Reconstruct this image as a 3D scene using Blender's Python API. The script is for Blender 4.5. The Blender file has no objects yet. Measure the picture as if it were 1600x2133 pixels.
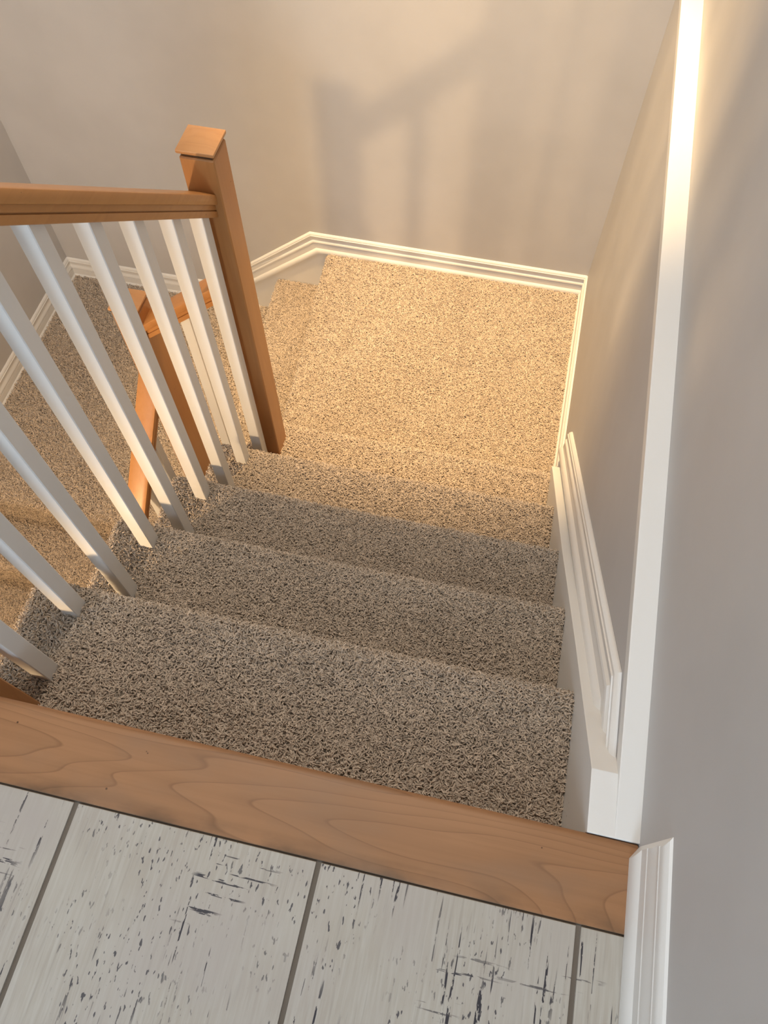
import bpy, bmesh, math, random
from mathutils import Vector, Matrix

S = bpy.context.scene
COL = S.collection
random.seed(7)

# ------------------------------------------------------------------ camera
cd = bpy.data.cameras.new('camera')
cam = bpy.data.objects.new('camera', cd)
COL.objects.link(cam)
cd.sensor_fit = 'VERTICAL'
cd.sensor_height = 36.0
cd.lens = 36.0 * 1598.63 / 2133.0
cd.clip_start = 0.02
RX = Matrix.Rotation(math.radians(27.8919), 3, 'X')
RZ = Matrix.Rotation(math.radians(12.5613), 3, 'Z')
RO = Matrix.Rotation(math.radians(-0.0815), 3, 'Z')
cam.matrix_world = Matrix.Translation((-0.2373, -0.1548, 1.0837)) @ (RZ @ RX @ RO).to_4x4()
S.camera = cam

# ------------------------------------------------------------------ world, lights, exposure
w = bpy.data.worlds.new('world')
S.world = w
w.use_nodes = True
w.node_tree.nodes['Background'].inputs[0].default_value = (0.80, 0.90, 1.0, 1)
w.node_tree.nodes['Background'].inputs[1].default_value = 0.35

S.view_settings.view_transform = 'Standard'
S.view_settings.look = 'None'
S.view_settings.gamma = 1.0
S.view_settings.use_curve_mapping = False
S.view_settings.exposure = 0.0
S.cycles.adaptive_threshold = 0.05
S.cycles.max_bounces = 6
S.cycles.diffuse_bounces = 3
S.cycles.glossy_bounces = 2


def light(name, kind, loc, energy, color, target=None, **kw):
    ld = bpy.data.lights.new(name, kind)
    ld.energy = energy
    ld.color = color
    for k, v in kw.items():
        setattr(ld, k, v)
    o = bpy.data.objects.new(name, ld)
    COL.objects.link(o)
    o.location = loc
    if target is not None:
        d = Vector(target) - Vector(loc)
        o.rotation_euler = d.to_track_quat('-Z', 'Y').to_euler()
    return o


# daylight through the hall window behind the viewer
light('window_daylight', 'AREA', (-0.30, -2.90, 1.70), 58, (0.68, 0.84, 1.0), (-0.55, 0.0, 0.6),
      shape='RECTANGLE', size=0.6, size_y=0.9)
# unseen cool daylight, added from the left to brighten the hall wall
light('side_daylight_fill', 'AREA', (-2.16, -1.55, 1.45), 26, (0.70, 0.85, 1.0), (0.0, -0.9, 0.5),
      shape='RECTANGLE', size=0.8, size_y=1.0)
# soft overhead fill, added above the stairwell to brighten the treads
light('stairwell_fill', 'AREA', (-0.70, 1.05, 2.40), 29, (1.0, 0.87, 0.73), (-0.70, 1.05, 0.0),
      shape='DISK', size=0.5)
# warm recessed downlight over the first landing
light('landing_downlight', 'SPOT', (-0.46, 1.68, 2.38), 960, (1.0, 0.655, 0.30), (-0.46, 1.70, -1.13),
      spot_size=math.radians(41), spot_blend=1.0, shadow_soft_size=0.06)
# warm ceiling lamp over the lower flight, just below the hall floor
light('lower_stair_lamp', 'POINT', (-1.53, -0.30, -0.305), 62, (1.0, 0.68, 0.37), shadow_soft_size=0.045)


# ------------------------------------------------------------------ materials
def newmat(name):
    m = bpy.data.materials.new(name)
    m.use_nodes = True
    nt = m.node_tree
    return m, nt, nt.nodes['Principled BSDF']


def N(nt, t, **kw):
    n = nt.nodes.new(t)
    for k, v in kw.items():
        if k in ('operation', 'blend_type', 'data_type', 'noise_dimensions', 'feature', 'wave_type', 'bands_direction', 'musgrave_type', 'interpolation', 'normalize'):
            setattr(n, k, v)
        else:
            n.inputs[k].default_value = v
    return n


def ramp(nt, stops, inter='LINEAR'):
    r = nt.nodes.new('ShaderNodeValToRGB')
    r.color_ramp.interpolation = inter
    el = r.color_ramp.elements
    while len(el) < len(stops):
        el.new(0.5)
    for e, (p, c) in zip(el, stops):
        e.position = p
        e.color = (*c, 1) if len(c) == 3 else c
    return r


def mixc(nt, fac, a, b, mode='MIX'):
    m = nt.nodes.new('ShaderNodeMix')
    m.data_type = 'RGBA'
    m.blend_type = mode
    for sock, v in ((m.inputs[0], fac), (m.inputs[6], a), (m.inputs[7], b)):
        if hasattr(v, 'links'):
            nt.links.new(v, sock)
        elif isinstance(v, (int, float)):
            sock.default_value = v
        else:
            sock.default_value = (*v, 1) if len(v) == 3 else v
    return m.outputs[2]


def mapped(nt, scale=(1, 1, 1), coord='Object', loc=(0, 0, 0), rot=(0, 0, 0)):
    tc = nt.nodes.new('ShaderNodeTexCoord')
    mp = nt.nodes.new('ShaderNodeMapping')
    mp.inputs['Scale'].default_value = scale
    mp.inputs['Location'].default_value = loc
    mp.inputs['Rotation'].default_value = rot
    nt.links.new(tc.outputs[coord], mp.inputs['Vector'])
    return mp.outputs[0]


def bump(nt, bs, height, strength=0.2, dist=0.001):
    b = nt.nodes.new('ShaderNodeBump')
    b.inputs['Strength'].default_value = strength
    b.inputs['Distance'].default_value = dist
    nt.links.new(height, b.inputs['Height'])
    nt.links.new(b.outputs[0], bs.inputs['Normal'])


def paint(name, col, rough=0.6, var=0.03, bscale=320, bstr=0.12, spec=0.3):
    m, nt, bs = newmat(name)
    v = mapped(nt)
    n = N(nt, 'ShaderNodeTexNoise', Scale=5.0, Detail=3.0)
    nt.links.new(v, n.inputs['Vector'])
    a = tuple(c * (1 - var) for c in col)
    b = tuple(min(1, c * (1 + var)) for c in col)
    r = ramp(nt, [(0.35, a), (0.65, b)])
    nt.links.new(n.outputs['Fac'], r.inputs[0])
    nt.links.new(r.outputs[0], bs.inputs['Base Color'])
    n2 = N(nt, 'ShaderNodeTexNoise', Scale=float(bscale), Detail=2.0)
    nt.links.new(v, n2.inputs['Vector'])
    bump(nt, bs, n2.outputs['Fac'], bstr, 0.0006)
    bs.inputs['Roughness'].default_value = rough
    bs.inputs['Specular IOR Level'].default_value = spec
    return m


def scuffed_paint(name, col, rough=0.4):
    """white trim paint with sparse small dirt specks"""
    m, nt, bs = newmat(name)
    v = mapped(nt)
    vo = N(nt, 'ShaderNodeTexVoronoi', Scale=55.0, Randomness=1.0)
    nt.links.new(v, vo.inputs['Vector'])
    no = N(nt, 'ShaderNodeTexNoise', Scale=9.0, Detail=2.0)
    nt.links.new(v, no.inputs['Vector'])
    spot = ramp(nt, [(0.0, (1, 1, 1)), (0.055, (1, 1, 1)), (0.075, (0, 0, 0))])
    nt.links.new(vo.outputs['Distance'], spot.inputs[0])
    msk = ramp(nt, [(0.60, (0, 0, 0)), (0.66, (1, 1, 1))])
    nt.links.new(no.outputs['Fac'], msk.inputs[0])
    f = mixc(nt, 1.0, spot.outputs[0], msk.outputs[0], 'MULTIPLY')
    c = mixc(nt, f, col, (0.22, 0.19, 0.16))
    nt.links.new(c, bs.inputs['Base Color'])
    n2 = N(nt, 'ShaderNodeTexNoise', Scale=140.0, Detail=2.0)
    nt.links.new(v, n2.inputs['Vector'])
    bump(nt, bs, n2.outputs['Fac'], 0.15, 0.0006)
    bs.inputs['Roughness'].default_value = rough
    return m


def wood(name, light_c, dark_c, axis=0, rings=9.0, rough=0.35, seed=0.0, line=0.55, freq=1.0, dirt=None):
    """maple-like wood, grain along the given object axis, cathedral contour lines"""
    m, nt, bs = newmat(name)
    sc = [5.5 * freq] * 3
    sc[axis] = 0.9 * freq
    v = mapped(nt, tuple(sc), loc=(seed, seed * 0.7, seed * 1.3))
    n = N(nt, 'ShaderNodeTexNoise', Scale=1.0, Detail=2.5, Roughness=0.32, Distortion=0.25)
    nt.links.new(v, n.inputs['Vector'])
    mu = N(nt, 'ShaderNodeMath', operation='MULTIPLY')
    mu.inputs[1].default_value = rings
    nt.links.new(n.outputs['Fac'], mu.inputs[0])
    fr = N(nt, 'ShaderNodeMath', operation='FRACT')
    nt.links.new(mu.outputs[0], fr.inputs[0])
    ln = ramp(nt, [(0.0, (0, 0, 0)), (0.55, (0.08, 0.08, 0.08)), (0.90, (0.35, 0.35, 0.35)), (0.965, (1, 1, 1)), (1.0, (0, 0, 0))])
    nt.links.new(fr.outputs[0], ln.inputs[0])
    sf = [90.0] * 3
    sf[axis] = 2.2
    v2 = mapped(nt, tuple(sf))
    n2 = N(nt, 'ShaderNodeTexNoise', Scale=1.0, Detail=4.0, Roughness=0.6)
    nt.links.new(v2, n2.inputs['Vector'])
    sb = [7.0] * 3
    sb[axis] = 2.5
    v3 = mapped(nt, tuple(sb), loc=(3.1, 1.7, seed))
    n3 = N(nt, 'ShaderNodeTexNoise', Scale=1.0, Detail=3.0)
    nt.links.new(v3, n3.inputs['Vector'])
    blot = ramp(nt, [(0.35, (0, 0, 0)), (0.68, (1, 1, 1))])
    nt.links.new(n3.outputs['Fac'], blot.inputs[0])
    fine = ramp(nt, [(0.42, (0, 0, 0)), (0.66, (1, 1, 1))])
    nt.links.new(n2.outputs['Fac'], fine.inputs[0])
    mid = tuple(0.55 * a + 0.45 * b for a, b in zip(light_c, dark_c))
    sb_ = N(nt, 'ShaderNodeMath', operation='MULTIPLY')
    sb_.inputs[1].default_value = 0.55
    nt.links.new(blot.outputs[0], sb_.inputs[0])
    c = mixc(nt, sb_.outputs[0], light_c, mid)
    fm = N(nt, 'ShaderNodeMath', operation='MULTIPLY')
    fm.inputs[1].default_value = 0.5
    nt.links.new(fine.outputs[0], fm.inputs[0])
    c = mixc(nt, fm.outputs[0], c, mid)
    lm = N(nt, 'ShaderNodeMath', operation='MULTIPLY')
    lm.inputs[1].default_value = line
    nt.links.new(ln.outputs[0], lm.inputs[0])
    c = mixc(nt, lm.outputs[0], c, dark_c)
    # tiny pores
    vo = N(nt, 'ShaderNodeTexVoronoi', Scale=38.0, Randomness=1.0)
    nt.links.new(mapped(nt), vo.inputs['Vector'])
    pr = ramp(nt, [(0.0, (1, 1, 1)), (0.045, (1, 1, 1)), (0.065, (0, 0, 0))])
    nt.links.new(vo.outputs['Distance'], pr.inputs[0])
    gate = ramp(nt, [(0.66, (0, 0, 0)), (0.67, (1, 1, 1))])
    nt.links.new(vo.outputs['Color'], gate.inputs[0])
    pf = mixc(nt, 1.0, pr.outputs[0], gate.outputs[0], 'MULTIPLY')
    c = mixc(nt, pf, c, tuple(x * 0.45 for x in dark_c))
    if dirt:      # grime that collects along the edge next to the tiles
        tc = nt.nodes.new('ShaderNodeTexCoord')
        sx = nt.nodes.new('ShaderNodeSeparateXYZ')
        nt.links.new(tc.outputs['Object'], sx.inputs[0])
        mr = nt.nodes.new('ShaderNodeMapRange')
        mr.inputs[1].default_value, mr.inputs[2].default_value = dirt
        mr.inputs[3].default_value, mr.inputs[4].default_value = 0.0, 1.0
        nt.links.new(sx.outputs[1], mr.inputs[0])
        n4 = N(nt, 'ShaderNodeTexNoise', Scale=22.0, Detail=4.0)
        nt.links.new(mapped(nt, (0.5, 1, 1)), n4.inputs['Vector'])
        dr = ramp(nt, [(0.42, (0, 0, 0)), (0.68, (0.75, 0.75, 0.75))])
        nt.links.new(n4.outputs['Fac'], dr.inputs[0])
        dm = mixc(nt, 1.0, mr.outputs[0], dr.outputs[0], 'MULTIPLY')
        c = mixc(nt, dm, c, (0.085, 0.052, 0.030))
        # greyish worn patches
        n5 = N(nt, 'ShaderNodeTexNoise', Scale=9.0, Detail=5.0)
        nt.links.new(mapped(nt, (0.6, 1.3, 1), loc=(4, 8, 0)), n5.inputs['Vector'])
        wr_ = ramp(nt, [(0.48, (0, 0, 0)), (0.72, (0.55, 0.55, 0.55))])
        nt.links.new(n5.outputs['Fac'], wr_.inputs[0])
        c = mixc(nt, wr_.outputs[0], c, (0.235, 0.145, 0.090))
    nt.links.new(c, bs.inputs['Base Color'])
    bs.inputs['Roughness'].default_value = rough
    bs.inputs['Specular IOR Level'].default_value = 0.4
    bump(nt, bs, n2.outputs['Fac'], 0.08, 0.0005)
    return m


def carpet_mat(name, col):
    m, nt, bs = newmat(name)
    oi = nt.nodes.new('ShaderNodeObjectInfo')
    r = ramp(nt, [(0.0, tuple(c * 0.74 for c in col)), (0.5, col), (1.0, tuple(min(1, c * 1.2) for c in col))])
    nt.links.new(oi.outputs['Random'], r.inputs[0])
    nt.links.new(r.outputs[0], bs.inputs['Base Color'])
    bs.inputs['Roughness'].default_value = 0.9
    bs.inputs['Specular IOR Level'].default_value = 0.1
    bs.inputs['Sheen Weight'].default_value = 0.12
    return m


def tile_mat(name):
    """grey-white ceramic tile printed like worn whitewashed wood"""
    m, nt, bs = newmat(name)

    def noise(scale, sc, det=2.0, loc=(0, 0, 0), rough=0.5):
        v = mapped(nt, scale, loc=loc)
        n = N(nt, 'ShaderNodeTexNoise', Scale=sc, Detail=det, Roughness=rough)
        nt.links.new(v, n.inputs['Vector'])
        return n.outputs['Fac']

    def rp(f, a, b):
        r = ramp(nt, [(a, (0, 0, 0)), (b, (1, 1, 1))])
        nt.links.new(f, r.inputs[0])
        return r.outputs[0]

    base = mixc(nt, rp(noise((1, 1, 1), 9.0, 5.0), 0.35, 0.68), (0.430, 0.395, 0.340), (0.380, 0.340, 0.288))
    base = mixc(nt, rp(noise((210, 14, 9), 1.0, 4.0), 0.42, 0.74), base, (0.465, 0.440, 0.390))
    base = mixc(nt, rp(noise((240, 10, 4), 1.0, 3.0, (4, 2, 0)), 0.55, 0.80), base, (0.330, 0.298, 0.255))
    base = mixc(nt, rp(noise((2, 2, 1), 3.0, 2.0, (8, 3, 0)), 0.45, 0.75), base, (0.405, 0.365, 0.330))

    def mul(p, q):
        return mixc(nt, 1.0, p, q, 'MULTIPLY')

    # dark broken dashes running along the tile: long thin lines, broken up, in patches
    f1 = mul(rp(noise((175, 7.0, 1), 1.0, 2.0, (7.3, 1.1, 0), 0.5), 0.612, 0.630),
             mul(rp(noise((210, 58, 1), 1.0, 3.0, (3.3, 0.4, 0), 0.6), 0.455, 0.485),
                 rp(noise((9, 3.5, 1), 1.0, 2.0, (2.2, 5.0, 0)), 0.47, 0.53)))
    f3 = mul(rp(noise((230, 75, 1), 1.0, 2.0, (1.3, 4.1, 0), 0.5), 0.635, 0.655),
             rp(noise((7, 4.5, 1), 1.0, 2.0, (9.2, 3.0, 0)), 0.46, 0.54))
    # a few crosswise ones
    f2 = mul(rp(noise((8, 180, 1), 1.0, 2.0, (0.3, 3.3, 0), 0.5), 0.60, 0.62),
             mul(rp(noise((60, 220, 1), 1.0, 3.0, (5.3, 2.4, 0), 0.6), 0.45, 0.48),
                 rp(noise((4.5, 6, 1), 1.0, 1.0, (3.44, 0.71, 0)), 0.66, 0.70)))
    c = mixc(nt, f1, base, (0.038, 0.035, 0.042))
    c = mixc(nt, f3, c, (0.085, 0.080, 0.083))
    c = mixc(nt, f2, c, (0.055, 0.052, 0.058))
    nt.links.new(c, bs.inputs['Base Color'])
    bs.inputs['Roughness'].default_value = 0.42
    bs.inputs['Specular IOR Level'].default_value = 0.35
    bump(nt, bs, noise((150, 9, 9), 1.0, 3.0), 0.15, 0.0006)
    return m


WALL = paint('wall_paint', (0.525, 0.514, 0.506), 0.55)
CEIL = paint('ceiling_paint', (0.78, 0.77, 0.75), 0.8)
WHITE = paint('trim_paint', (0.76, 0.755, 0.735), 0.35, 0.012, 140, 0.12, 0.45)
SCUFF = scuffed_paint('scuffed_trim_paint', (0.76, 0.755, 0.735))
BALW = paint('baluster_paint', (0.74, 0.735, 0.715), 0.38, 0.01, 160, 0.08, 0.45)
WOODX = wood('maple_board', (0.355, 0.178, 0.082), (0.165, 0.078, 0.034), 0, 34.0, 0.50, 0.0, 0.60, 1.0, dirt=(-0.082, -0.107))
WOODY = wood('maple_rail_along', (0.50, 0.235, 0.080), (0.33, 0.130, 0.036), 1, 4.0, 0.33, 2.0, 0.25, 1.6)
WOODXR = wood('maple_rail_across', (0.50, 0.235, 0.080), (0.33, 0.130, 0.036), 0, 4.0, 0.33, 4.0, 0.25, 1.6)
WOODZ = wood('maple_post', (0.48, 0.225, 0.080), (0.32, 0.130, 0.038), 2, 4.0, 0.33, 6.0, 0.22, 1.6)
WOODC = wood('maple_cap', (0.55, 0.285, 0.120), (0.36, 0.155, 0.055), 0, 7.0, 0.3, 8.0, 0.35, 3.0)
DARK = paint('joint_shadow', (0.07, 0.035, 0.018), 0.7, 0.02)  # near-black tone paints in the shadow of the gap under the newel caps
GROUT = paint('grout', (0.150, 0.124, 0.098), 0.85, 0.10, 400, 0.5)
TILE = tile_mat('whitewashed_tile')
CARPET = carpet_mat('beige_carpet_yarn', (0.560, 0.470, 0.380))
BACKING = paint('carpet_backing', (0.40, 0.335, 0.265), 0.95, 0.06, 500, 0.6, 0.05)


# ------------------------------------------------------------------ mesh helpers
def mesh_obj(name, verts, faces, mat, parent=None, smooth=False, kind=None, label=None, cat=None, group=None,
             bevel=0.0, bseg=2, autosmooth=None, flat=False):
    me = bpy.data.meshes.new(name)
    me.from_pydata([tuple(v) for v in verts], [], faces)
    bm = bmesh.new()
    bm.from_mesh(me)
    bmesh.ops.recalc_face_normals(bm, faces=bm.faces)
    if bevel:
        es = [e for e in bm.edges if len(e.link_faces) == 2 and e.calc_face_angle(0) > 0.5]
        bmesh.ops.bevel(bm, geom=es, offset=bevel, segments=bseg, affect='EDGES', profile=0.5, clamp_overlap=True)
    bm.to_mesh(me)
    bm.free()
    if (smooth or bevel) and not flat:
        for p in me.polygons:
            p.use_smooth = True
        try:
            me.set_sharp_from_angle(angle=math.radians(autosmooth or 35))
        except Exception:
            pass
    me.materials.append(mat)
    o = bpy.data.objects.new(name, me)
    COL.objects.link(o)
    if parent:
        o.parent = parent
    if bevel and not flat:
        o.modifiers.new('weighted', 'WEIGHTED_NORMAL')
    tag(o, label, cat, group, kind)
    return o


def tag(o, label=None, cat=None, group=None, kind=None):
    if label:
        o['label'] = label
    if cat:
        o['category'] = cat
    if group:
        o['group'] = group
    if kind:
        o['kind'] = kind
    return o


def empty(name, loc, label, cat, group=None):
    o = bpy.data.objects.new(name, None)
    COL.objects.link(o)
    o.location = loc
    o.empty_display_size = 0.1
    tag(o, label, cat, group)
    bpy.context.view_layer.update()
    return o


def child(o, parent):
    o.parent = parent
    o.matrix_parent_inverse = parent.matrix_world.inverted()
    return o


def box(name, lo, hi, mat, bevel=0.0, **kw):
    x0, y0, z0 = lo
    x1, y1, z1 = hi
    v = [(x, y, z) for z in (z0, z1) for y in (y0, y1) for x in (x0, x1)]
    f = [(0, 2, 3, 1), (4, 5, 7, 6), (0, 1, 5, 4), (2, 6, 7, 3), (0, 4, 6, 2), (1, 3, 7, 5)]
    return mesh_obj(name, v, f, mat, bevel=bevel, **kw)


def prism(name, ring_a, ring_b, mat, **kw):
    """closed solid between two congruent rings of points"""
    n = len(ring_a)
    v = list(ring_a) + list(ring_b)
    f = [(i, (i + 1) % n, n + (i + 1) % n, n + i) for i in range(n)]
    f += [tuple(range(n))[::-1], tuple(range(n, 2 * n))]
    return mesh_obj(name, v, f, mat, **kw)


PROFILE = [(0.0, 0.0), (0.0165, 0.0), (0.0172, 0.06), (0.0165, 0.13), (0.0140, 0.19), (0.0095, 0.235), (0.0090, 0.46),
           (0.0070, 0.475), (0.0070, 0.49), (0.0105, 0.51), (0.0112, 0.55), (0.0100, 0.60), (0.0065, 0.645),
           (0.0055, 0.72), (0.0062, 0.81), (0.0095, 0.825), (0.0098, 0.865), (0.0080, 0.88), (0.0080, 0.895),
           (0.0075, 0.935), (0.0050, 0.975), (0.0020, 1.0), (0.0, 1.0)]


def molding(name, pts, H, frame, mat=None, ends=(None, None), prof=PROFILE, miter=(0.0, 0.0), **kw):
    """sweep the baseboard profile below a polyline pts = [(u, z)...] (its TOP line) on a wall.
    frame(u, t) -> (x, y) of the point t metres in front of the wall at position u."""
    mat = mat or WHITE
    n = len(pts)
    P = [Vector(p) for p in pts]
    offs = []
    for i in range(n):
        if i == 0 or i == n - 1:
            e = ends[0 if i == 0 else 1]
            if e:
                offs.append(Vector(e))
                continue
            d = (P[1] - P[0]) if i == 0 else (P[-1] - P[-2])
            d.normalize()
            nn = Vector((-d.y, d.x))
            if nn.y > 0:
                nn = -nn
            offs.append(nn * H)
        else:
            a = (P[i] - P[i - 1]).normalized()
            b = (P[i + 1] - P[i]).normalized()
            na = Vector((-a.y, a.x))
            nb = Vector((-b.y, b.x))
            if na.y > 0:
                na = -na
            if nb.y > 0:
                nb = -nb
            m = (na + nb).normalized()
            offs.append(m * (H / m.dot(na)))
    v, f = [], []
    k = len(prof)
    for i in range(n):
        for t, s in prof:
            q = P[i] + offs[i] * (1 - s)
            uu = q.x
            if i == 0:
                uu += miter[0] * t
            if i == n - 1:
                uu += miter[1] * t
            x, y = frame(uu, t)
            v.append((x, y, q.y))
    for i in range(n - 1):
        for j in range(k):
            j2 = (j + 1) % k
            f.append((i * k + j, i * k + j2, (i + 1) * k + j2, (i + 1) * k + j))
    f.append(tuple(range(k))[::-1])
    f.append(tuple((n - 1) * k + j for j in range(k)))
    return mesh_obj(name, v, f, mat, smooth=True, autosmooth=28, **kw)


# ------------------------------------------------------------------ carpet pile (geometry nodes: far too many yarns to count)
def pile_group(name, density, length, radius, tilt):
    g = bpy.data.node_groups.new(name, 'GeometryNodeTree')
    g.interface.new_socket('Geometry', in_out='INPUT', socket_type='NodeSocketGeometry')
    g.interface.new_socket('Geometry', in_out='OUTPUT', socket_type='NodeSocketGeometry')
    L = g.links
    gi = g.nodes.new('NodeGroupInput')
    go = g.nodes.new('NodeGroupOutput')
    dp = g.nodes.new('GeometryNodeDistributePointsOnFaces')
    dp.distribute_method = 'RANDOM'
    dp.inputs['Density'].default_value = density
    L.new(gi.outputs[0], dp.inputs['Mesh'])
    # one curled yarn end
    bz = g.nodes.new('GeometryNodeCurveQuadraticBezier')
    bz.inputs['Resolution'].default_value = 4
    bz.inputs['Start'].default_value = (0, 0, -0.002)
    bz.inputs['Middle'].default_value = (-0.10 * length, 0.05 * length, 0.85 * length)
    bz.inputs['End'].default_value = (0.75 * length, 0.1 * length, 0.80 * length)
    ci = g.nodes.new('GeometryNodeCurvePrimitiveCircle')
    ci.inputs['Resolution'].default_value = 5
    ci.inputs['Radius'].default_value = radius
    sp = g.nodes.new('GeometryNodeSplineParameter')
    mr = g.nodes.new('ShaderNodeMapRange')
    mr.inputs[1].default_value = 0.4
    mr.inputs[2].default_value = 1.0
    mr.inputs[3].default_value = 1.0
    mr.inputs[4].default_value = 0.55
    L.new(sp.outputs['Factor'], mr.inputs[0])
    cm = g.nodes.new('GeometryNodeCurveToMesh')
    cm.inputs['Fill Caps'].default_value = True
    L.new(bz.outputs[0], cm.inputs['Curve'])
    L.new(ci.outputs[0], cm.inputs['Profile Curve'])
    L.new(mr.outputs[0], cm.inputs['Scale'])
    sm = g.nodes.new('GeometryNodeSetMaterial')
    sm.inputs['Material'].default_value = CARPET
    L.new(cm.outputs[0], sm.inputs['Geometry'])
    # random tilt and size
    rv = g.nodes.new('FunctionNodeRandomValue')
    rv.data_type = 'FLOAT_VECTOR'
    rv.inputs[0].default_value = (-tilt, -tilt, 0.0)
    rv.inputs[1].default_value = (tilt, tilt, 6.2832)
    # patches where the pile leans one way (vacuum and foot marks)
    nz = g.nodes.new('ShaderNodeTexNoise')
    nz.inputs['Scale'].default_value = 5.0
    nz.inputs['Detail'].default_value = 1.0
    vm = g.nodes.new('ShaderNodeVectorMath')
    vm.operation = 'MULTIPLY_ADD'
    vm.inputs[1].default_value = (2.6, 2.6, 0.0)
    vm.inputs[2].default_value = (-1.3, -1.3, 0.0)
    L.new(nz.outputs['Color'], vm.inputs[0])
    lean = g.nodes.new('FunctionNodeEulerToRotation')
    L.new(vm.outputs[0], lean.inputs[0])
    r0 = g.nodes.new('FunctionNodeRotateRotation')
    r0.rotation_space = 'GLOBAL'
    er = g.nodes.new('FunctionNodeEulerToRotation')
    L.new(rv.outputs[0], er.inputs[0])
    rr = g.nodes.new('FunctionNodeRotateRotation')
    rr.rotation_space = 'LOCAL'
    L.new(dp.outputs['Rotation'], rr.inputs[0])
    L.new(er.outputs[0], rr.inputs[1])
    rs = g.nodes.new('FunctionNodeRandomValue')
    rs.data_type = 'FLOAT_VECTOR'
    rs.inputs[0].default_value = (0.8, 0.8, 0.7)
    rs.inputs[1].default_value = (1.25, 1.25, 1.25)
    rs.inputs['Seed'].default_value = 5
    L.new(rr.outputs[0], r0.inputs[0])
    L.new(lean.outputs[0], r0.inputs[1])
    ip = g.nodes.new('GeometryNodeInstanceOnPoints')
    L.new(dp.outputs['Points'], ip.inputs['Points'])
    L.new(sm.outputs[0], ip.inputs['Instance'])
    L.new(r0.outputs[0], ip.inputs['Rotation'])
    L.new(rs.outputs[0], ip.inputs['Scale'])
    L.new(ip.outputs[0], go.inputs[0])
    return g


PILE_NEAR = pile_group('pile_near', 130000, 0.0098, 0.00150, 0.50)
PILE_MID = pile_group('pile_mid', 110000, 0.0098, 0.00155, 0.50)
PILE_LOW = pile_group('pile_low', 60000, 0.012, 0.00200, 0.55)


def carpet_step(name, parent, p0, p1, back0, back1, z, zdown, fwd, pile, left_end=False, overhang=0.022, lip=0.045,
                riser=True, rnd=0.016, inset=0.005):
    """a carpeted step: front edge runs p0 -> p1 (xy), back corners back0/back1, top z, riser down to zdown.
    fwd = unit xy vector pointing downhill."""
    fx, fy = fwd
    z = z - inset
    prof = []   # (offset behind the front edge, z) ; None = back
    prof.append(('b', z))
    for k in range(6):
        a = math.pi / 2 * k / 5
        prof.append((inset + rnd - rnd * math.sin(a), z - rnd + rnd * math.cos(a)))
    if riser:
        r2 = 0.012
        for k in range(5):
            a = math.pi / 2 * k / 4
            prof.append((inset + r2 - r2 * math.cos(a), z - lip + r2 - r2 * math.sin(a)))
        prof.append((overhang, z - lip))
        prof.append((overhang, zdown))
    else:
        prof.append((inset, zdown))
    nvis = len(prof)
    prof.append(('b', zdown))
    rings = []
    for (p, b) in ((p0, back0), (p1, back1)):
        ring = []
        for o, zz in prof:
            if o == 'b':
                ring.append((b[0], b[1], zz))
            else:
                ring.append((p[0] - fx * o, p[1] - fy * o, zz))
        rings.append(ring)
    st = prism(name, rings[0], rings[1], BACKING, smooth=True)
    child(st, parent)
    # pile surface: the carpeted skin of the step
    A, B = rings[0][:nvis], rings[1][:nvis]
    v = A + B
    f = [(i, i + 1, nvis + i + 1, nvis + i) for i in range(nvis - 1)]
    if left_end:
        f.append(tuple(range(len(v), len(v) + len(rings[0]))))
        v = v + rings[0]
    me_o = mesh_obj('carpet_pile', v, f, CARPET, kind='stuff')
    # make the skin face outwards
    me = me_o.data
    c = Vector((0, 0, 0))
    for q in rings[0] + rings[1]:
        c += Vector(q)
    c /= (2 * len(rings[0]))
    bm = bmesh.new()
    bm.from_mesh(me)
    for fc in bm.faces:
        fc.normal_update()
        nrm = fc.normal
        want = Vector((fx, fy, 1.0)) if abs(nrm.z) > 0.3 or abs(nrm.x * fx + nrm.y * fy) > 0.3 else (fc.calc_center_median() - c)
        if abs(nrm.z) > 0.9 and fc.calc_center_median().z < z - lip * 0.8:
            want = Vector((0, 0, -1))
        elif 0.05 < -nrm.z * 1 and fc.calc_center_median().z < z - rnd - 0.001 and abs(nrm.x * fx + nrm.y * fy) > 0.05:
            want = Vector((fx, fy, -0.5))
        if nrm.dot(want) < 0:
            fc.normal_flip()
    bm.to_mesh(me)
    bm.free()
    me_o.parent = st          # the step's own world matrix is the identity
    md = me_o.modifiers.new('pile', 'NODES')
    md.node_group = pile
    return st


# ------------------------------------------------------------------ measurements
H, D = 0.19, 0.22483
Y1, Z1 = 0.2384, -0.1820
XL = -0.952
ty = lambda i: Y1 + (i - 1) * D
tz = lambda i: Z1 - (i - 1) * H
ZLAND = tz(6)              # first landing
ZMID = ZLAND - H           # single step
ZLOW = ZLAND - 2 * H       # second landing
YF = 2.0892                # far wall
XLEFT = -2.19              # left wall
wr = lambda y: 0.0361 + 0.0054 * max(0.0, y)       # right stair wall
wh = lambda y: 0.0684 + 0.0159 * max(0.0, y)       # hall wall above the ledge
ZTOP, ZBOT = 2.45, -2.95

# ------------------------------------------------------------------ the setting
def wall(name, lo, hi, mat=WALL):
    return box(name, lo, hi, mat, kind='structure')


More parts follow.
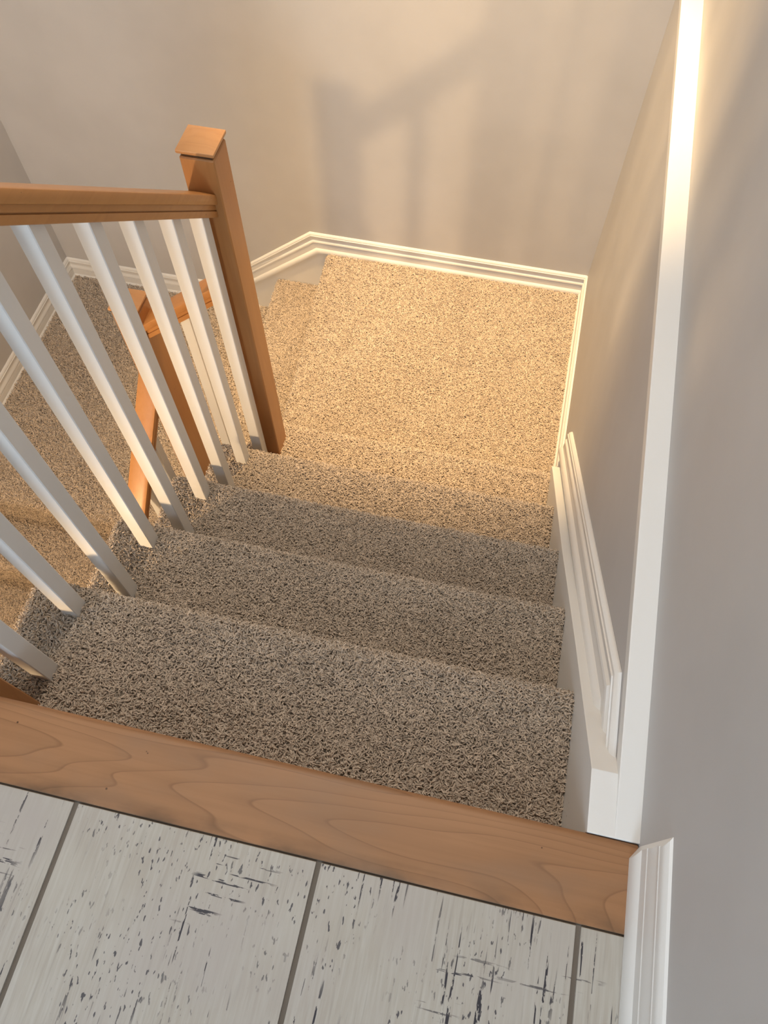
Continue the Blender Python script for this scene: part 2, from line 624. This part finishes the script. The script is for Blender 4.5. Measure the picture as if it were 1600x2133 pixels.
wall('wall_far', (XLEFT - 0.1, YF, ZBOT), (0.5, YF + 0.1, ZTOP))
wall('wall_left', (XLEFT - 0.1, -3.1, ZBOT), (XLEFT, YF, ZTOP))
prism('wall_right', [(wr(-0.11), -0.108, ZBOT), (wr(YF), YF, ZBOT), (0.4, YF, ZBOT), (0.4, -0.108, ZBOT)],
      [(wr(-0.11), -0.108, -0.022), (wr(YF), YF, -0.022), (0.4, YF, -0.022), (0.4, -0.108, -0.022)], WALL, kind='structure')
prism('wall_hall', [(wh(-3), -3.1, -0.02), (wh(0), 0, -0.02), (wh(YF), YF, -0.02), (0.4, YF, -0.02), (0.4, -3.1, -0.02)],
      [(wh(-3), -3.1, ZTOP), (wh(0), 0, ZTOP), (wh(YF), YF, ZTOP), (0.4, YF, ZTOP), (0.4, -3.1, ZTOP)], WALL, kind='structure')
wall('wall_back', (XLEFT, -3.1, ZBOT), (wh(-3), -3.0, ZTOP))
wall('ceiling', (XLEFT - 0.1, -3.1, ZTOP), (0.4, YF + 0.1, ZTOP + 0.1), CEIL)

# upper floor: grout bed with the tiles lying in it
fp = [(XLEFT, -3.0), (wh(-1), -3.0), (wh(-1), -0.1084), (-1.004, -0.1084), (-1.004, -0.172), (XLEFT, -0.172)]
fl = prism('floor', [(x, y, -0.25) for x, y in fp], [(x, y, -0.0050) for x, y in fp], GROUT, kind='structure')
TW, GR = 0.33419, 0.0066
xs = [0.0005 - TW * k for k in range(0, 7)]
cols = [(0.0005 + GR / 2, wh(-1) - 0.001)] + [(xs[k + 1] + GR / 2, xs[k] - GR / 2) for k in range(6)]
y_hi = -0.1110
for r in range(3):
    y1 = y_hi - r * TW
    y0 = y1 - TW + GR
    for (a, b) in cols:
        a = max(a, XLEFT + 0.002)
        yt = y1 if a > -1.003 else min(y1, -0.174)
        if b < a + 0.01:
            continue
        t = box('tile', (a, y0, -0.010), (b, yt, -0.0015), TILE, bevel=0.0008)
        t.parent = fl

# ledge on top of the stair wall, painted white
lp = [(wr(0) - 0.0005, 0.0), (wr(1) - 0.0005, 1.0), (wr(YF) - 0.0005, YF), (wh(YF) + 0.01, YF), (wh(0) + 0.01, 0.0)]
prism('trim_1', [(x, y, -0.022) for x, y in lp], [(x, y, -0.001) for x, y in lp], SCUFF, kind='structure', bevel=0.0015)

# skirt board along the right side of the upper flight
sk = [(0.0, -0.001), (0.084, -0.008), (0.337, -0.226), (0.678, -0.530), (1.158, -0.938), (1.158, -1.20), (1.05, -1.30), (0.0, -0.42)]
prism('trim_2', [(0.0, y, z) for y, z in sk], [(wr(0) + 0.002, y, z) for y, z in sk], SCUFF, kind='structure', bevel=0.0012)

fr_right = lambda u, t: (wr(u) - t, u)
slope_vec = lambda: None
molding('baseboard_right', [(YF, ZLAND + 0.086), (1.160, ZLAND + 0.086)], 0.100, fr_right, kind='structure')
# molding that climbs on the skirt board, then runs level under the ledge
molding('trim_3', [(1.264, -0.892), (0.236, -0.035), (0.088, -0.030)], 0.0880, fr_right,
        ends=((0.0, -0.1160), None), prof=[(t * 1.28, q) for t, q in PROFILE], kind='structure')
# far wall
fr_far = lambda u, t: (u, YF - t)
molding('baseboard_far', [(wr(YF), ZLAND + 0.086), (-1.033, ZLAND + 0.086), (-1.305, -1.259)], 0.0900, fr_far,
        ends=(None, (0.0, -0.112)), kind='structure')
fb = [(-0.90, ZLAND + 0.03), (-1.030, ZLAND + 0.03), (-1.308, -1.285), (-1.308, ZLOW - 0.02), (-0.90, ZLOW - 0.02)]
prism('trim_4', [(x, YF + 0.002, z) for x, z in fb], [(x, YF - 0.0085, z) for x, z in fb], WHITE, kind='structure', bevel=0.0008)
molding('baseboard_landing', [(-1.300, ZLOW + 0.099), (XLEFT, ZLOW + 0.099)], 0.115, fr_far, kind='structure')
fr_left = lambda u, t: (XLEFT + t, u)
molding('baseboard_left', [(YF, ZLOW + 0.099), (0.905, ZLOW + 0.099)], 0.115, fr_left, kind='structure')
# hall baseboard with its shoe, cut at an angle where it meets the wooden edge
HALLP = [(0.0, 0.0), (0.0125, 0.0), (0.0126, 0.05), (0.0112, 0.13), (0.0085, 0.19), (0.0055, 0.225), (0.0060, 0.40), (0.0050, 0.41),
         (0.0050, 0.425), (0.0062, 0.44), (0.0062, 0.62), (0.0050, 0.66), (0.0046, 0.73), (0.0070, 0.745),
         (0.0074, 0.79), (0.0064, 0.80), (0.0064, 0.825), (0.0080, 0.84), (0.0080, 0.90), (0.0066, 0.955), (0.0034, 0.99), (0.0, 1.0)]
fr_hall = lambda u, t: (wh(u) - t, u)
molding('baseboard_hall', [(-0.003, 0.132), (-2.9, 0.132)], 0.132, fr_hall, miter=(-1.35, 0.0), prof=HALLP, kind='structure')

# wall under the open side of the stairs, lower floor
uw = [(-0.026, -0.42), (1.02, -1.30), (1.02, ZBOT), (-1.2, ZBOT), (-1.2, -0.25), (-0.026, -0.25)]
prism('wall_center', [(-1.12, y, z) for y, z in [(-1.2, -2.7), (-0.30, -2.7), (1.00, -1.60), (1.00, ZBOT), (-1.2, ZBOT)]],
      [(-0.945, y, z) for y, z in [(-1.2, -2.7), (-0.30, -2.7), (1.00, -1.60), (1.00, ZBOT), (-1.2, ZBOT)]], WALL, kind='structure')
prism('wall_under_stairs', [(-0.944, y, z) for y, z in uw], [(-0.925, y, z) for y, z in uw], WALL, kind='structure')
wall('wall_lower', (XLEFT, -1.35, ZBOT), (0.1, -1.25, -0.26))
wall('floor_lower', (XLEFT, -1.3, ZBOT - 0.1), (0.1, YF, ZBOT), BACKING)

# ------------------------------------------------------------------ wooden edge board of the hall floor
wb = []
r = 0.010
for k in range(5):
    a = math.pi / 2 * k / 4
    wb.append((-r + r * math.sin(a), -r + r * math.cos(a)))
wb += [(0.0, -0.022), (-0.004, -0.030), (-0.03, -0.030), (-0.03, -0.20), (-0.1084, -0.20), (-0.1084, -0.0012), (-0.1074, 0.0)]
prism('threshold_board', [(-0.857, y, z) for y, z in wb], [(0.0670, y, z) for y, z in wb], WOODX, smooth=True,
      label='long maple board edging the tiled hall floor above the carpeted steps', cat='floor edge board')

# ------------------------------------------------------------------ stairs
up = empty('stair_flight', (-0.47, 0.6, ZLAND), 'upper flight of grey-beige carpeted steps leading down from the wooden board to the bright landing', 'stairs')
for i in range(1, 6):
    y = ty(i)
    yb = (ty(i - 1) if i > 1 else 0.0) - 0.024
    carpet_step('step', up, (XL, y), (0.0, y), (XL, yb), (0.0, yb), tz(i), tz(i + 1) - 0.02, (0, 1),
                PILE_NEAR if i < 4 else PILE_MID, left_end=True)

la = empty('stair_landing', (-0.45, 1.6, ZLAND), 'brightly lit carpeted landing at the foot of the upper flight, in the room corner', 'landing')
carpet_step('landing_floor', la, (-0.966, YF - 0.008), (-0.905, 1.09), (0.030, YF - 0.008), (0.030, 1.09), ZLAND, ZMID - 0.02, (-1, 0), PILE_MID)

ms = empty('stair_step', (-1.05, 1.6, ZMID), 'single carpeted step below the bright landing, behind the tall wooden newel post', 'step')
carpet_step('tread', ms, (-1.198, YF - 0.010), (-1.135, 1.09), (-0.90, YF - 0.010), (-0.90, 1.09), ZMID, ZLOW - 0.02, (-1, 0), PILE_MID)

l2 = empty('stair_landing', (-1.7, 1.5, ZLOW), 'lower carpeted landing seen through the white balusters on the left', 'landing')
carpet_step('landing_floor', l2, (XLEFT + 0.008, 0.927), (-1.13, 0.927), (XLEFT + 0.008, YF - 0.008), (-1.13, YF - 0.008), ZLOW, ZLOW - H - 0.02, (0, -1), PILE_LOW)

lf = empty('stair_flight', (-1.65, 0.3, ZBOT), 'lower flight of tan carpeted steps going down beneath the white balusters on the left', 'stairs')
for k in range(1, 5):
    y = 0.927 - 0.207 * k
    carpet_step('step', lf, (XLEFT + 0.002, y), (-1.13, y), (XLEFT + 0.002, y + 0.207 + 0.022), (-1.13, y + 0.207 + 0.022),
                ZLOW - H * k, ZLOW - H * (k + 1) - 0.02, (0, -1), PILE_LOW)

# ------------------------------------------------------------------ railings
RAILP = [(0.0235, 0.0), (0.0245, 0.0015), (0.0245, 0.0160), (0.0205, 0.0168), (0.0205, 0.0185), (0.0232, 0.0192), (0.0236, 0.0310),
         (0.0262, 0.0325), (0.0290, 0.0332), (0.0298, 0.035), (0.0298, 0.0545), (0.0292, 0.0562), (0.0275, 0.0572), (0.0160, 0.0582), (0.0080, 0.0586)]
RAILP = RAILP + [(0.0, 0.0588)] + [(-a, b) for a, b in RAILP[::-1]]


def rail(name, parent, c, a, b, za, zb, axis, mat):
    """handrail between a and b along the axis (1 = y, 0 = x); c = centre of the other axis; za, zb = underside heights"""
    ra, rb = [], []
    for o, dz in RAILP:
        if axis == 1:
            ra.append((c + o, a, za + dz))
            rb.append((c + o, b, zb + dz))
        else:
            ra.append((a, c + o, za + dz))
            rb.append((b, c + o, zb + dz))
    return child(prism(name, ra, rb, mat, smooth=True), parent)


def newel(parent, x0, x1, y0, y1, z0, z1):
    p = box('newel_post', (x0, y0, z0), (x1, y1, z1), WOODZ, bevel=0.0025, bseg=1, flat=True)
    child(p, parent)
    cx, cy = (x0 + x1) / 2, (y0 + y1) / 2
    hw = (x1 - x0) / 2
    nk = box('cap_joint', (cx - hw + .005, cy - hw + .005, z1), (cx + hw - .005, cy + hw - .005, z1 + 0.008), DARK)
    nk.parent = p
    e = hw + 0.003
    zb, zs, zt = z1 + 0.008, z1 + 0.0165, z1 + 0.027
    q = 0.010
    v = [(cx + sx * (e - .002), cy + sy * (e - .002), zb) for sx, sy in ((-1, -1), (1, -1), (1, 1), (-1, 1))]
    v += [(cx + sx * e, cy + sy * e, zb + .002) for sx, sy in ((-1, -1), (1, -1), (1, 1), (-1, 1))]
    v += [(cx + sx * e, cy + sy * e, zs) for sx, sy in ((-1, -1), (1, -1), (1, 1), (-1, 1))]
    v += [(cx + sx * q, cy + sy * q, zt - 0.001) for sx, sy in ((-1, -1), (1, -1), (1, 1), (-1, 1))]
    f = [(3, 2, 1, 0), (12, 13, 14, 15)]
    for lv in range(3):
        for k in range(4):
            k2 = (k + 1) % 4
            f.append((lv * 4 + k, lv * 4 + k2, lv * 4 + 4 + k2, lv * 4 + 4 + k))
    cp = mesh_obj('newel_cap', v, f, WOODC, bevel=0.0012)
    cp.parent = p
    return p


def baluster(parent, x0, x1, y0, y1, z0, topf):
    """square white baluster whose top is cut to the underside of the rail"""
    v = [(x0, y0, z0), (x1, y0, z0), (x1, y1, z0), (x0, y1, z0)]
    v += [(x, y, topf(x, y) + 0.001) for x, y, _ in v]
    f = [(3, 2, 1, 0), (4, 5, 6, 7)] + [(k, (k + 1) % 4, 4 + (k + 1) % 4, 4 + k) for k in range(4)]
    return child(mesh_obj('baluster', v, f, BALW, bevel=0.0014, bseg=1, flat=True), parent)


XB, BW = -0.8563, 0.0294
XC = XB - BW / 2
rz = lambda y: -0.030 + 0.830 * (1.0168 - y)
ur = empty('stair_railing', (XC, 0.5, ZLAND), 'maple handrail on white balusters with a tall newel post along the upper flight', 'railing')
newel(ur, -0.9000, -0.8292, 1.0168, 1.0876, tz(5) - 0.01, 0.1048)
newel(ur, -0.9300, -0.8590, -0.0420, 0.0300, -0.45, 1.00)
rail('handrail', ur, XC, 0.0300, 1.0168, rz(0.03), rz(1.0168), 1, WOODY)
for i in range(1, 6):
    for dy in ((-0.1720, -0.0559) if i < 5 else (-0.1720,)):
        y = ty(i) + dy
        baluster(ur, XB - BW, XB, y, y + BW, tz(i) - 0.006, lambda a, b: rz(b))

lr = empty('stair_railing', (-1.17, 0.9, ZLOW), 'lower maple railing with short newel post, seen between the white balusters', 'railing')
newel(lr, -1.2050, -1.1340, 1.0168, 1.0876, ZLOW - 0.01, -0.395)
rx = lambda x: -0.481 + 0.81 * (x + 1.124)
rail('handrail', lr, 1.0522, -1.1340, -0.9000, rx(-1.134), rx(-0.900), 0, WOODXR)
ry = lambda y: -0.750 + 0.845 * (y - 0.933)
rail('handrail', lr, -1.1695, -0.25, 1.0168, ry(-0.25), ry(1.0168), 1, WOODY)
baluster(lr, -1.032, -1.003, 1.038, 1.067, ZMID - 0.006, lambda a, b: rx(a))
for k, y in enumerate((0.890, 0.790, 0.680, 0.580, 0.475, 0.370)):
    zb = ZLOW - H * ((k + 1) // 2) - 0.006
    baluster(lr, -1.184, -1.155, y, y + BW, zb, lambda a, b: ry(b))
